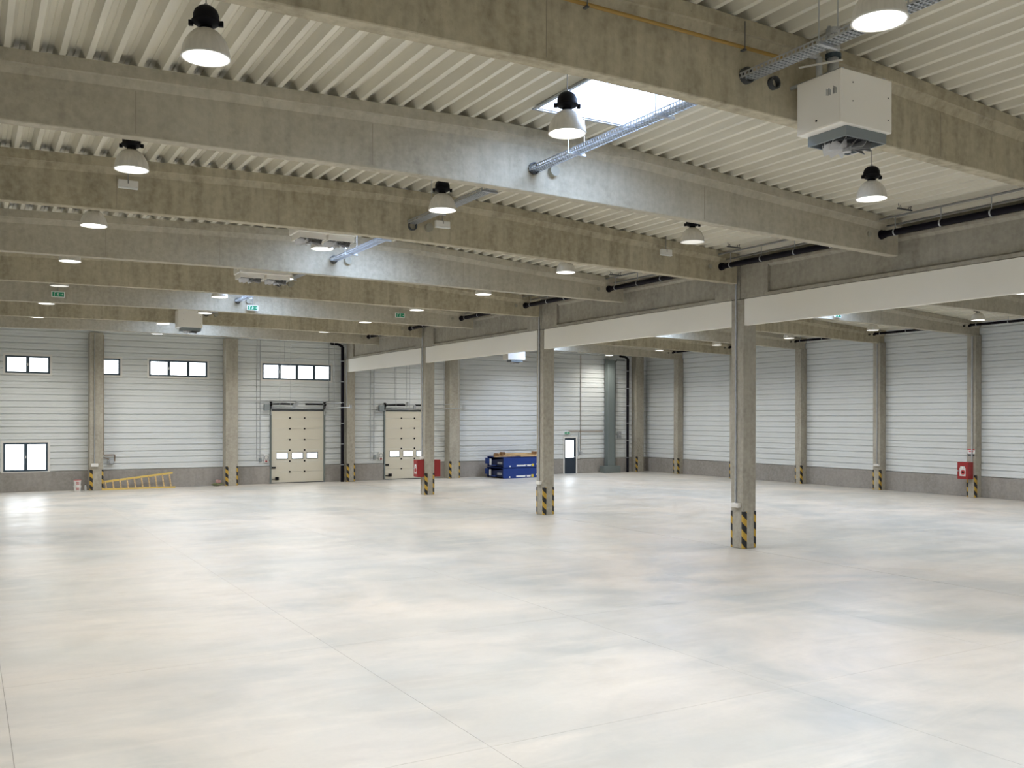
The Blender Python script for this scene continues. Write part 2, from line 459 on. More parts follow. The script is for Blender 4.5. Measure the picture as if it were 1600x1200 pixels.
# right hall
RY = [YF-0.1]+[rc(k) for k in range(-2, 9)]+[YB+0.1]
roof2 = MB(); d2 = []
def rsky_span(k): return rc(k)+1.35, rc(k+1)-0.44
for j in range(len(RY)-1):
    ya, yb = RY[j], RY[j+1]; k = j-3
    if k in sky_rb:
        s0, s1 = rsky_span(k)
        skin(roof2, 18.1, RSX0, ya, yb, zat(ya), zat(yb)); skin(roof2, RSX1, XR+.4, ya, yb, zat(ya), zat(yb))
        for c, d in ((ya, s0), (s1, yb)): skin(roof2, RSX0, RSX1, c, d, zat(ya), zat(yb))
    else: skin(roof2, 18.1, XR+.4, ya, yb, zat(ya), zat(yb))
ceil2 = roof2.build('ceiling', 'deck'); tag(ceil2, kind='structure')
for j in range(len(RY)-1):
    ya, yb = RY[j], RY[j+1]; k = j-3
    for x0, nr in ((18.1, 29), (RSX0+0.0, 6), (RSX1, 30)):
        if x0 == 18.1: x0, nr = RSX0-29*P_, 29
        if x0 == RSX0 and k in sky_rb:
            s0, s1 = rsky_span(k)
            for c, d in ((ya, s0), (s1, yb)):
                o = deck_piece(x0, nr, c, d, zat(ya), zat(yb)).build('deck_sheets', 'deck', ceil2); o['kind'] = 'stuff'
        else:
            o = deck_piece(x0, nr, ya, yb, zat(ya), zat(yb)).build('deck_sheets', 'deck', ceil2); o['kind'] = 'stuff'

# skylights
ORD = ['nearest', 'second', 'third', 'fourth', 'fifth', 'sixth', 'seventh', 'eighth', 'ninth']
def skylight(x0, x1, y0, y1, zb, label, group=None):
    t = empty('skylight', ((x0+x1)/2, (y0+y1)/2, zb)); tag(t, label, 'skylight', group)
    hx, hy = (x1-x0)/2, (y1-y0)/2
    c = MB()
    for a in ((-hx, -hy, hx, -hy+.03), (-hx, hy-.03, hx, hy), (-hx, -hy+.03, -hx+.03, hy-.03), (hx-.03, -hy+.03, hx, hy-.03)):
        c.box(a[0], a[1], 0.0, a[2], a[3], 0.42)
    c.build('curb', 'curb', t)
    tr = MB()
    for a in ((-hx-.05, -hy-.05, hx+.05, -hy), (-hx-.05, hy, hx+.05, hy+.05), (-hx-.05, -hy, -hx, hy), (hx, -hy, hx+.05, hy)):
        tr.box(a[0], a[1], -0.02, a[2], a[3], 0.0)
    tr.build('edge_trim', 'galv', t)
    # shallow domed pane
    d = MB(); n = 6; vs = []; 
    for i in range(n+1):
        for j in range(n+1):
            u, v = i/n*2-1, j/n*2-1
            vs.append((u*hx, v*hy, 0.42+0.12*(1-u*u)*(1-v*v)))
    d.add(vs, [(i*(n+1)+j, (i+1)*(n+1)+j, (i+1)*(n+1)+j+1, i*(n+1)+j+1) for i in range(n) for j in range(n)])
    d.build('pane', 'opal', t, smooth=True)
for k in sorted(sky_bays):
    s0, s1 = sky_span(k)
    lab = {-1: 'opal rooflight over the near end of the hall, outside the picture'}.get(k)
    if not lab: lab = 'bright opal rooflight in the deck between the %s and %s roof beams' % (ORD[k-1], ORD[k])
    skylight(SKX0, SKX1, s0, s1, topz(8.8, (s0+s1)/2)-0.02, lab, 'rooflights of the left hall')
for k in sorted(sky_rb):
    s0, s1 = rsky_span(k)
    skylight(RSX0, RSX1, s0, s1, topz(27.9, 30)-0.02, 'opal rooflight in the right hall, hidden above the white fascia', 'rooflights of the right hall')

# ------------------------------------------------------------------ roof beams
def beam_mesh(x0, x1, bz, tz, name, m):
    """I-profile: flange on top, chamfer, thin web, small bottom bulb"""
    xs = [x0+(x1-x0)*i/14 for i in range(15)]
    mb = MB(); vs = []; n = 0
    for x in xs:
        b, t = bz(x), tz(x)
        half = [(0.095, b), (0.105, b+0.012), (0.105, b+0.03), (0.105, t-0.28), (0.165, t-0.175), (0.20, t-0.165), (0.20, t)]
        prof = half+[(-a, z) for a, z in reversed(half)]
        n = len(prof); vs += [(x, a, z) for a, z in prof]
    fs = []
    for i in range(len(xs)-1):
        fs += [(i*n+j, i*n+(j+1) % n, (i+1)*n+(j+1) % n, (i+1)*n+j) for j in range(n)]
    fs += [tuple(range(n)), tuple(reversed([(len(xs)-1)*n+j for j in range(n)]))]
    return mb.add(vs, fs).mesh(name, m)
def sleeve(parent, x, z, r, y=-0.105, m='dark', inner='black', dpt=0.05):
    MB().lathe([(r, 0), (r, dpt), (r*0.78, dpt), (r*0.78, 0.0)], 16, close=True).build('sleeve', m, parent, (x, y, z), rot=(PI/2, 0, 0), smooth=True)
for k in range(-1, 9):
    y = bc(k)
    o = empty('roof_beam', (7.5, y, 0))
    if k < 1: tag(o, 'concrete roof beam over the near end of the hall, out of view', 'beam', 'out of view left hall beams')
    else: tag(o, ['nearest grey concrete roof beam with a yellow pipe along it, crossing the top of the picture',
                  'second concrete roof beam from the front, daylit under the big rooflight',
                  'third concrete roof beam from the front, ending over the nearest column',
                  'fourth concrete roof beam from the front, bluish daylight at its middle',
                  'fifth concrete roof beam from the front, heavily streaked brown',
                  'sixth concrete roof beam from the front, carrying the green exit signs',
                  'seventh concrete roof beam from the front, behind the single white heater',
                  'eighth and farthest concrete roof beam, in front of the back wall windows'][k-1], 'beam', 'left hall roof beams')
    me = beam_mesh(XL, 17.42, lambda x: botz(x, y), lambda x: topz(x, y), 'web', 'beam_b' if k in (1, 5, 7, 3) else 'beam_a')
    from_mesh('concrete_web', me, o, (-7.5, 0, 0))
    if 1 <= k <= 4:
        for xs_ in (1.15+0.4*k, 5.3, 11.9):
            MB().box(xs_-7.505, -0.1075, botz(xs_, y)+0.04, xs_-7.495, -0.10, topz(xs_, y)-0.30).build('form_seam', 'seamlight', o)
    if k >= 1:
        zz = 7.55 if k < 3 else 7.46
        sleeve(o, 8.15-7.5, zz, 0.10, dpt=0.06)
        if k >= 2: MB().cyl((0, 0, 0), (0, -0.10, 0), 0.088, 16).build('sleeve_cap', 'sleeve_in', o, (8.52-7.5, -0.105, zz), smooth=True)
        else: sleeve(o, 8.6-7.5, 7.54, 0.08, dpt=0.07)
        MB().cyl((0, 0, 0), (0, -0.03, 0), 0.055, 12).build('sleeve_cap', 'sleeve_in', o, (16.48-7.5, -0.105, 7.31), smooth=True)
for k in range(-2, 9):
    y = rc(k)
    o = empty('roof_beam', (28, y, 0))
    lab = {4: 'right hall roof beam resting on the wall column beside the red cabinet', 5: 'right hall roof beam second from the red cabinet column',
           6: 'right hall roof beam third from the red cabinet column, daylit at its middle', 7: 'right hall roof beam just left of the nearest free-standing column',
           8: 'farthest right hall roof beam, above the blue door', 3: 'right hall roof beam at the right picture edge under the fascia'}.get(k)
    if lab: tag(o, lab, 'beam', 'right hall roof beams')
    else: tag(o, 'right hall roof beam outside the picture', 'beam', 'out of view right hall beams')
    rb = lambda x: interp(x, [17.8, 22, 27.8, 32, 37.7], [6.98, 7.15, 7.26, 7.20, 7.04])
    me = beam_mesh(18.0, XR-0.02, rb, lambda x: topz(x, y), 'web', 'beam_b' if k in (5, 7) else 'beam_a')
    from_mesh('concrete_web', me, o, (-28, 0, 0))
    sleeve(o, 37.4-28, 7.46, 0.09, m='black'); sleeve(o, 37.05-28, 7.42, 0.05, m='black')

# ------------------------------------------------------------------ columns, girders, fascia panels
def hazard(parent, x, y, sx, sy, h=0.97, wx=0.10, wy=0.10):
    """L-shaped warning strip wrapped on a vertical corner at x,y; sx,sy point into the column"""
    t = 0.004
    a, b = x-sx*t, y-sy*t
    poly = [(a, b), (x+sx*wx, b), (x+sx*wx, y), (x, y), (x, y+sy*wy), (a, y+sy*wy)]
    poly = [(p-x, q-y) for p, q in poly]
    MB().prism(poly, 'Z', 0.01, h).build('hazard_strip', 'hazard', parent, (x-parent.location.x, y-parent.location.y, 0))
def column(x0, y0, x1, y1, h, label, group, corners, m='column'):
    o = empty('concrete_column', ((x0+x1)/2, (y0+y1)/2, 0)); tag(o, label, 'column', group)
    cx, cy = o.location.x, o.location.y
    MB().box(x0-cx, y0-cy, 0, x1-cx, y1-cy, h).build('shaft', m, o, bevel=0.012)
    for c in corners:
        x, sx = (x0, 1) if c[0] == 'l' else (x1, -1)
        y, sy = (y0, 1) if c[1] == 'n' else (y1, -1)
        hazard(o, x, y, sx, sy, wx=0.13 if (c == 'ln') else 0.07, wy=0.06)
    return o
GIRZ = 6.53
Ycol = [18.008+i*9.7785 for i in (-2, -1, 0, 1, 2, 3)]
names = ['out', 'out', 'nearest free-standing concrete column, striped corners and a pipe down its left face',
         'middle free-standing concrete column, in front of the blue machine stack', 
         'free-standing concrete column with the red hose cabinets on its sides',
         'concrete column at the back wall where the white fascia ends']
for i, y in enumerate(Ycol):
    if i < 2: column(XC, y, XC+0.45, y+0.45, GIRZ, 'concrete column of the central row outside the picture', 'central row columns out of view', ['ln', 'lf', 'rn'])
    else:
        o = column(XC, y, XC+0.45, y+0.45, GIRZ, names[i], 'central row columns', ['ln', 'lf', 'rn'])
        MB().box(-0.23, -0.23, GIRZ, 0.23, 0.23, GIRZ+0.012).build('bearing_pad', 'seam', o)
gl = ['girder over the nearest fascia board, running out of the right picture edge', 'girder between the nearest and the middle free-standing columns',
      'girder between the middle column and the red cabinet column', 'farthest girder, between the red cabinet column and the back wall']
def girder(ya, yb, label, group):
    o = empty('concrete_girder', (XC+0.23, (ya+yb)/2, GIRZ+0.012)); tag(o, label, 'girder', group)
    L = (yb-ya)/2-0.012; H = 0.86; t = H+0.12
    mb = MB()
    xf = -0.23            # near face
    # core web, bottom flange with sloped ledge, end blocks, top flange
    mb.prism([(xf+0.09, 0.12), (0.14, 0.12), (0.14, 0.74), (xf+0.09, 0.74)], 'Y', -L, L)
    mb.prism([(xf, 0), (0.23, 0), (0.23, 0.07), (0.14, 0.12), (xf+0.09, 0.12), (xf, 0.075)], 'Y', -L, L)
    mb.prism([(xf, 0.80), (xf+0.09, 0.74), (0.14, 0.74), (0.23, 0.80), (0.23, t), (xf+0.06, t), (xf+0.06, H), (xf, H)], 'Y', -L, L)
    for s in (-1, 1):
        a, b = sorted((s*L, s*(L-0.95)))
        mb.prism([(xf, 0.075), (xf+0.1, 0.075), (xf+0.1, 0.80), (xf, 0.80)], 'Y', a, b)
    mb.build('girder_body', 'column', o)
for i in range(6):
    ya = Ycol[i]+0.12; yb = Ycol[i+1]+0.12 if i < 5 else None
    if yb is None: break
    girder(ya, yb, gl[i-1] if i >= 1 else 'concrete girder behind the viewpoint', 'girders of the central row' if i >= 1 else 'girders out of view')
    f = MB().box(0, -(yb-ya-0.46)/2, 0, 0.14, (yb-ya-0.46)/2, 0.69)
    o = f.build('fascia_panel', 'fascia', None, (XC+0.02, (Ycol[i]+0.45+Ycol[i+1])/2, 5.84), bevel=0.004)
    tag(o, ['white fascia board behind the viewpoint', 'long white fascia board at the right picture edge, under the girder',
            'white fascia board between the nearest and middle columns', 'white fascia board between the middle and red cabinet columns',
            'farthest and shortest-looking white fascia board, reaching the back wall'][i], 'fascia board', 'white fascia boards')
girder(YF+0.05, Ycol[0]+0.1, 'concrete girder behind the viewpoint', 'girders out of view')
# back wall columns
for (x0, x1, lab) in ((5.00, 5.58, 'wall column left of the yellow ladder'), (11.20, 11.80, 'wall column between the three-pane window and the left loading door'),
                      (23.62, 24.28, 'back wall column right of the right loading door'), (30.0, 30.5, 'back wall column hidden behind the middle free-standing column')):
    column(x0, 47.34, x1, YB-0.03, 7.35, 'grey concrete '+lab, 'back wall columns', ['ln', 'rn'])
column(37.0, 47.50, 37.6, YB-0.03, 7.35, 'grey concrete column in the far right corner behind the black downpipe', 'back wall columns', ['ln'])
for i, lab in enumerate(('carrying the small red hose cabinet', 'second from the red hose cabinet', 'third from the red hose cabinet', 'hidden behind the nearest free-standing column',
             'nearest to the far right corner')):
    y = 24.77+i*4.89
    column(37.73, y, XR-0.03, y+0.40, 7.06, 'right wall concrete column '+lab, 'right wall columns', ['ln', 'lf'])
for i in range(1, 6):
    y = 24.77-i*4.89
    column(37.73, y, XR-0.03, y+0.40, 7.06, 'right wall concrete column outside the picture', 'right wall columns out of view', ['ln', 'lf'])

# ------------------------------------------------------------------ windows
def window(nm, x0, x1, z0, z1, n):
    y = YB
    fr = MB(); t = 0.085
    fr.box(x0, y+0.02, z0, x1, y+0.10, z0+t).box(x0, y+0.02, z1-t, x1, y+0.10, z1)
    fr.box(x0, y+0.02, z0+t, x0+t, y+0.10, z1-t).box(x1-t, y+0.02, z0+t, x1, y+0.10, z1-t)
    o = fr.build(nm, 'frame'); tag(o, kind='structure')
    sw = (x1-x0)/n
    for i in range(1, n):
        q = x0+i*sw
        MB().box(q-0.07, y+0.03, z0+t, q+0.07, y+0.10, z1-t).build('mullion', 'frame', o)
    for i in range(n):
        MB().box(x0+i*sw+0.03, y+0.075, z0+0.03, x0+(i+1)*sw-0.03, y+0.085, z1-0.03).build('pane', 'glass', o)
    if n > 1:
        MB().box(x0+sw-0.02, y-0.01, (z0+z1)/2-0.06, x0+sw+0.02, y+0.03, (z0+z1)/2+0.06).build('handle', 'white', o)
    tr = MB()
    e = 0.09
    tr.box(x0-e, y-0.012, z0-e, x1+e, y+0.02, z0).box(x0-e, y-0.012, z1, x1+e, y+0.02, z1+e)
    tr.box(x0-e, y-0.012, z0, x0, y+0.02, z1).box(x1, y-0.012, z0, x1+e, y+0.02, z1)
    tr.build('reveal_trim', 'white', o)
for nm, a, b, c, d, n, _ in windows: window(nm, a, b, c, d, n)

# ------------------------------------------------------------------ loading doors
def loading_door(nm, x0):
    W, H = 2.79, 3.76; y = YB-0.02
    o = MB().box(x0-0.08, y-0.05, 0, x0, y+0.06, H+0.12).box(x0+W, y-0.05, 0, x0+W+0.08, y+0.06, H+0.12).build(nm, 'tealsteel'); tag(o, kind='structure')
    zs = [0.0, 0.59, 1.14, 1.71, 2.26, 2.83, 3.39, H]
    for i in range(7):
        a, b = zs[i], zs[i+1]
        if i == 2:
            m = MB(); zz0, zz1 = 1.25, 1.59
            m.box(x0, y, a+.004, x0+W, y+0.05, zz0).box(x0, y, zz1, x0+W, y+0.05, b-.004)
            xe = x0
            for c in (0.26, 1.07, 1.87):
                m.box(xe, y, zz0, x0+c, y+0.05, zz1); xe = x0+c+0.62
            m.box(xe, y, zz0, x0+W, y+0.05, zz1)
            m.build('door_section', 'door', o)
            for c in (0.26, 1.07, 1.87):
                f = MB().box(x0+c, y-.012, zz0, x0+c+.62, y+.02, zz0+.035).box(x0+c, y-.012, zz1-.035, x0+c+.62, y+.02, zz1)
                f.box(x0+c, y-.012, zz0+.035, x0+c+.035, y+.02, zz1-.035).box(x0+c+.585, y-.012, zz0+.035, x0+c+.62, y+.02, zz1-.035)
                fo = f.build('window_frame', 'frame', o)
                MB().box(x0+c+.01, y+.015, zz0+.01, x0+c+.61, y+.025, zz1-.01).build('pane', 'glass', fo)
        else: MB().box(x0, y, a+(.004 if i else 0.01), x0+W, y+0.05, b-.004).build('door_section', 'door', o)
    for z in zs[1:7]:
        for c in (0.97, 1.76): MB().cyl((x0+c, y, z), (x0+c, y-0.03, z), 0.045, 8).build('hinge', 'black', o)
    MB().box(x0+.02, y-.05, 0.78, x0+.22, y, 0.86).build('bolt_latch', 'black', o)
    MB().box(x0+.20, y-.06, 0.17, x0+.38, y, 0.33).box(x0+.03, y-.04, 0.2, x0+.2, y, 0.24).build('foot_latch', 'black', o)
    MB().box(x0-.04, y-.02, H, x0+W+.04, y+.05, H+.05).build('head_seal', 'dark', o)
    MB().box(x0-.08, y-.04, -0.0+.005, x0+W+.08, y-.005, 0.04).build('bottom_seal', 'dark', o)
    # spring shaft
    MB().cyl((x0-.35, y-.16, 4.12), (x0+W+.15, y-.16, 4.12), 0.014, 8).build('spring_shaft', 'galv', o)
    for a, b in ((0.03, 1.12), (1.75, 2.70)):
        MB().cyl((x0+a, y-.16, 4.12), (x0+b, y-.16, 4.12), 0.05, 10).build('torsion_spring', 'black', o, smooth=True)
    for c in (-.06, W+.02):
        MB().cyl((x0+c-.04, y-.16, 4.12), (x0+c+.04, y-.16, 4.12), 0.11, 12).build('cable_drum', 'black', o, smooth=True)
        MB().box(x0+c-.03, y-.2, 3.86, x0+c+.03, y, 4.24).build('end_bracket', 'dark', o)
    MB().box(x0+1.28, y-.2, 4.06, x0+1.36, y, 4.30).build('centre_bracket', 'galv', o)
    MB().box(x0-.42, y-.28, 3.78, x0-.16, y-.04, 4.10).build('door_motor', 'grey', o)
    for c in (-.03, W+.03):
        pts = [(x0+c, y-.03, 3.55)]+[(x0+c, y-.03-.32*(1-math.cos(t)), 3.60+.32*math.sin(t)) for t in (0.4, 0.8, 1.2, 1.57)]+[(x0+c, 44.0, 3.92)]
        MB().tube(pts, 0.028, 6).build('track', 'galv', o)
        MB().tube([(x0+c, y, 4.16), (x0+c, 45.3, 4.16)], 0.022, 6).build('track', 'galv', o)
        MB().box(x0+c-.05, 43.95, 3.87, x0+c+.05, 44.1, 4.05).build('track_buffer', 'galv', o)
        MB().cyl((x0+c, 44.6, 3.95), (x0+c, 44.6, 7.0), 0.010, 6).cyl((x0+c, 46.4, 3.95), (x0+c, 46.4, 7.9), 0.010, 6).build('track_hanger', 'galv', o)
loading_door('door_1', 13.67)
loading_door('door_2', 19.98)
def blue_door():
    x0, x1, H = 31.83, 32.68, 2.20; y = YB-0.01
    o = MB().box(x0-.09, y-.03, 0, x0, y+.08, H+.09).box(x1, y-.03, 0, x1+.09, y+.08, H+.09).box(x0, y-.03, H, x1, y+.08, H+.09).build('door_3', 'white'); tag(o, kind='structure')
    lf = MB().box(x0, y, 0.01, x1, y+.05, 0.98).box(x0, y, 2.06, x1, y+.05, H).box(x0, y, .98, x0+.09, y+.05, 2.06).box(x1-.16, y, .98, x1, y+.05, 2.06).build('door_leaf', 'doorblue', o)
    MB().box(x0+.08, y+.02, .97, x1-.15, y+.03, 2.07).build('pane', 'glass', lf)
    MB().box(x1-.12, y-.05, 1.0, x1-.05, y, 1.05).build('handle', 'galv', lf)
blue_door()

# ------------------------------------------------------------------ pendant lamps
def lamp_proto(on=True):
    t = empty('pendant_lamp')
    prof = [(0.252, 0.0), (0.247, 0.05), (0.235, 0.11), (0.212, 0.17), (0.175, 0.225), (0.13, 0.27), (0.085, 0.295), (0.03, 0.30)]
    inner = [(r-0.008, z) for r, z in prof]
    sh = MB().lathe(prof+inner[::-1], 28, close=True).build('shade', 'shade', t, smooth=True)
    MB().lathe([(0.256, -0.008), (0.256, 0.008), (0.240, 0.008), (0.240, -0.008)], 28, close=True).build('rim', 'white', sh, smooth=True)
    MB().lathe([(0.001, -0.004), (0.12, -0.004), (0.242, 0.002), (0.242, 0.008), (0.001, 0.008)], 28).build('diffuser', 'lamp_on' if on else 'lamp_off', t, smooth=True)
    MB().lathe([(0.0, 0.295), (0.07, 0.295), (0.065, 0.335), (0.11, 0.345), (0.150, 0.372), (0.150, 0.385), (0.134, 0.392), (0.134, 0.45), (0.115, 0.50), (0.075, 0.535), (0.03, 0.545), (0.0, 0.545)], 18).build('housing', 'black', t, smooth=True)
    for a in (-0.4, -0.4+PI):
        c, s = math.cos(a), math.sin(a)
        MB().box(-0.025, -0.02, 0.335, 0.02, 0.02, 0.39, Matrix.Translation((c*0.158, s*0.158, 0)) @ Matrix.Rotation(a, 4, 'Z')).build('clip', 'black', t)
    MB().lathe([(0.022, 0.545), (0.022, 0.57), (0.008, 0.57), (0.008, 0.545)], 10, close=True).build('hook', 'galv', t)
    w_ = MB().cyl((0, 0, 0.565), (0, 0, 1.015), 0.006, 6).build('hanging_wire', 'wire', t)
    w_['wire'] = 1
    return t
LP = {}
LP[True] = lamp_proto(True); LP[False] = lamp_proto(False)
LT = {k: tree_of(v) for k, v in LP.items()}
used = {True: False, False: False}
light_data = bpy.data.lights.new('lamp_beam', 'SPOT')
light_data.energy = LAMP_W; light_data.color = LAMP_COL; light_data.spot_size = math.radians(156); light_data.spot_blend = 1.0
light_data.shadow_soft_size = 0.2
light_right = light_data.copy(); light_right.energy = LAMP_W*RIGHT_HALL
def place_lamp(x, y, z, label, group, on=True):
    c = LP[on] if not used[on] else copy_tree(LP[on], None, None, LT[on])
    used[on] = True
    c.location = (x, y, z); tag(c, label, 'lamp', group)
    for ch in c.children:
        if ch.name.startswith('hanging_wire'):
            L = topz(x, y)-z+0.15-0.565
            ch.scale = (1, 1, L/0.45); ch.location = (0, 0, 0.565-0.565*ch.scale[2])
    if on:
        lo = bpy.data.objects.new('lamp_light', light_data if x < 18 else light_right); C.objects.link(lo); lo.parent = c; lo.location = (0, 0, -0.03)
BAYN = {0: 'in front of the nearest roof beam', 8: 'between the farthest roof beam and the back wall'}
for k in range(1, 8): BAYN[k] = 'between the %s and %s roof beams' % (ORD[k-1], ORD[k])
for k in range(-2, 9):
    cols = [(2.2 if k < 5 else 2.35, 'left row'), (6.9 if k % 2 else 7.5, 'middle row'), (13.45 if k < 4 else 13.68, 'right row')]
    for i, (x, rn) in enumerate(cols):
        y = bc(k)+2.0+(-0.25 if (k, i) == (1, 0) else 0)-(0.1 if (k, i) == (1, 1) else 0)+(0.25 if (k, i) == (0, 1) else 0)
        z = 7.19+(0.02 if i == 0 else 0)
        if (k, i) == (1, 0): z = 7.22
        if (k, i) == (0, 1): x, z = 7.38, 7.13
        if (k, i) == (1, 2): x, y, z = 13.2, bc(1)+2.1, 7.12
        vis = k >= 1 or (k == 0 and i == 1)
        on = (k, i) not in ((2, 2), (5, 0))
        if vis: lab = '%s lamp, %s, %s' % ('bell pendant' if on else 'dim pendant', rn, BAYN[k]); g = 'pendant lamps of the left hall'
        else: lab = 'bell pendant lamp over the near end of the left hall, outside the picture'; g = 'left hall lamps out of view'
        place_lamp(x, y, z, lab, g, on)
rl = {2: 'pendant lamp at the right wall by the red cabinet column', 3: 'pendant lamp at the right wall by the column next to the red cabinet column',
      4: 'pendant lamp at the right wall above the gap left of the third wall column', 5: 'pendant lamp at the right wall just left of the nearest column',
      6: 'pendant lamp at the right wall by the column nearest the far corner', 7: 'pendant lamp in the far right corner above the grey duct'}
RLY = {1: 17.1, 2: 22.3, 3: 27.2, 4: 32.0, 5: 37.0, 6: 41.7, 7: 46.5}
for k in range(-1, 8):
    y = RLY.get(k, 17.2+(k-1)*BAY)
    place_lamp(34.12, y, 7.27, rl.get(k, 'pendant lamp at the right wall outside the picture'), 'right wall lamps' if k in rl else 'right hall lamps out of view')
    if k == 7: y = 44.9
    place_lamp(28.5, y, 7.33 if k == 1 else 7.45, 'pendant lamp cut by the fascia at the right picture edge' if k == 1 else 'pendant lamp of the right hall hidden by the fascia', 'middle lamps of the right hall' if k == 1 else 'right hall lamps out of view')
    place_lamp(21.6, y, 7.30, 'pendant lamp of the right hall hidden by the fascia', 'right hall lamps out of view')

# ------------------------------------------------------------------ cable trays along the ridge
def cable_tray(y0, y1, x, z, label):
    o = empty('cable_tray', (x, (y0+y1)/2, z)); tag(o, label, 'cable tray', 'cable trays under the ridge')
    h = (y1-y0)/2; W = 0.10
    mb = MB()
    for s in (-1, 1): mb.box(s*W-0.004, -h, 0, s*W+0.004, h, 0.018).box(s*W-0.004, -h, 0.05, s*W+0.004, h, 0.068)
    for q in (-0.05, 0, 0.05): mb.box(q-0.006, -h, -0.002, q+0.006, h, 0.006)
    n = int(2*h/0.06)
    for i in range(n):
        yy = -h+(i+0.5)*2*h/n
        mb.box(-W, yy-0.010, -0.002, W, yy+0.010, 0.004)
        for s in (-1, 1): mb.box(s*W-0.003, yy-0.010, 0.018, s*W+0.003, yy+0.010, 0.05)
    mb.build('tray_mesh', 'galv', o)
    cb = MB()
    for q, r in ((-0.04, 0.016), (0.0, 0.013), (0.045, 0.018)): cb.cyl((q, -h, 0.004+r), (q, h, 0.004+r), r, 8)
    cb.build('cables', 'grey', o, smooth=True)
    for yy in ([h-1.25, -h+1.3] if h > 1.8 else [0]):
        hg = MB().box(-0.17, yy-0.02, -0.03, 0.17, yy+0.02, 0.0)
        zt = topz(x, y0)-z
        for s in (-0.15, 0.15): hg.cyl((s, yy, -0.04), (s, yy, zt), 0.007, 6)
        hg.build('trapeze_hanger', 'galv', o)
for k in range(0, 8):
    z = 7.50 if k < 3 else 7.42
    cable_tray(bc(k)+0.11, bc(k+1)-0.12, 8.15, z,
               ('galvanised cable tray in front of the nearest roof beam, beside the big heater' if k == 0 else
                'galvanised cable tray spanning between the %s and %s roof beams' % (ORD[k-1], ORD[k])))

# ------------------------------------------------------------------ black pipes and conduits along the girder
def long_pipe(name, x, z, y0, y1, r, m, label, cat, group, clamps=0, flange=None):
    o = empty(name, (x, (y0+y1)/2, z)); tag(o, label, cat, group); h = (y1-y0)/2
    MB().cyl((0, -h, 0), (0, h, 0), r, 12).build('pipe', m, o, smooth=True)
    for i in range(clamps):
        yy = h-0.35-i*(2*h-0.4)/clamps
        MB().cyl((0, yy-0.015, 0), (0, yy+0.015, 0), r+0.008, 12).box(-0.006, yy-0.01, r, 0.006, yy+0.01, 0.32).build('clamp', 'galv', o)
    if flange: MB().cyl((0, h-0.03, 0), (0, h, 0), r*1.5, 14).cyl((0, h-0.10, 0), (0, h-.03, 0), r*1.25, 14).build('flange', m, o, smooth=True)
for k in range(0, 8):
    y0, y1 = bc(k)+0.11, bc(k+1)-0.11
    nm = ('left of the %s roof beam end, beside the girder' % ORD[k])
    long_pipe('black_pipe', 16.86, 7.33, y0, y1, 0.068, 'pipe', 'black drain pipe running to the %s roof beam along the girder' % ORD[k], 'pipe', 'black pipes along the girder', 4, True)
    for x, z, w_ in ((17.0, 7.52, 'lower'), (16.7, 7.62, 'upper')):
        long_pipe('conduit', x, z-0.0, y0, y1, 0.022, 'wire', 'thin grey %s conduit above the black pipe, reaching the %s roof beam' % (w_, ORD[k]), 'conduit', 'thin conduits along the girder')
    if k >= 1:
        o = empty('pipe_bracket', (16.45, bc(k+1)-1.0, topz(16.45, bc(k+1)))); tag(o, 'small dark bracket on the deck near the %s roof beam end' % ORD[k], 'bracket', 'deck brackets')
        MB().box(-0.22, -0.015, -0.10, 0.22, 0.015, -0.075).cyl((-0.17, 0, -0.1), (-0.2, 0, 0.01), 0.008, 6).cyl((0.17, 0, -0.1), (0.2, 0, 0.01), 0.008, 6).cyl((-0.1, 0, -0.1), (-0.14, 0, -0.02), 0.008, 6).cyl((0.1, 0, -0.1), (0.14, 0, -0.02), 0.008, 6).build('bracket_bar', 'dark', o)
for k in range(3, 8):
    y0, y1 = rc(k)+0.11, rc(k+1)-0.11
    long_pipe('black_pipe', 37.4, 7.46, y0, y1, 0.055, 'pipe', 'black drain pipe under the right wall eaves, %s bay from the red cabinet' % ORD[k-3], 'pipe', 'black pipes along the right wall', 3, True)

# black downpipes
def downpipe(x, y, label):
    o = empty('downpipe', (x, y, 0)); tag(o, label, 'pipe', 'black downpipes')
    MB().cyl((0, 0, 0.0), (0, 0, 7.18), 0.085, 12).build('pipe', 'pipe', o, smooth=True)
    MB().tube([(0, 0, 7.18), (-0.25, -0.05, 7.3), (-0.7, -0.1, 7.32)], 0.07, 10).build('elbow', 'pipe', o, smooth=True)
    for z in (0.9, 2.0, 3.1, 4.2, 5.3, 6.4): MB().cyl((0, 0, z), (0, 0, z+0.03), 0.10, 12).build('clamp', 'galv', o)
downpipe(17.32, 47.45, 'black downpipe left of the wall column where the white fascia ends')
downpipe(36.35, 47.55, 'black downpipe in the far right corner beside the grey duct')
# grey steel duct in the far corner
o = empty('steel_duct', (35.0, 47.65, 0)); tag(o, 'tall grey-green square steel duct standing near the far right corner', 'duct')
MB().box(-0.25, -0.2, 0.42, 0.25, 0.2, 7.1).build('duct_shaft', 'tealsteel', o, bevel=0.01)
MB().box(-0.6, -0.26, 0, 0.68, 0.22, 0.42).build('duct_base', 'tealsteel', o, bevel=0.01)
o = empty('steel_pipe', (35.45, 47.7, 0)); tag(o, 'slim grey pipe with a top bend beside the square steel duct', 'pipe')
MB().tube([(0, 0, 0.42), (0, 0, 6.95), (0.15, 0, 7.1), (0.75, 0, 7.1)], 0.045, 10).build('pipe', 'tealsteel', o, smooth=True)
o = MB().box(-0.12, -0.08, -0.22, 0.12, 0.08, 0.22).cyl((0, -0.12, 0), (0, 0.0, 0), 0.06, 10).build('switch_box', 'galv', None, (35.95, YB-0.09, 2.35), bevel=0.01)
tag(o, 'small grey switch box between the steel duct and the black downpipe', 'box')

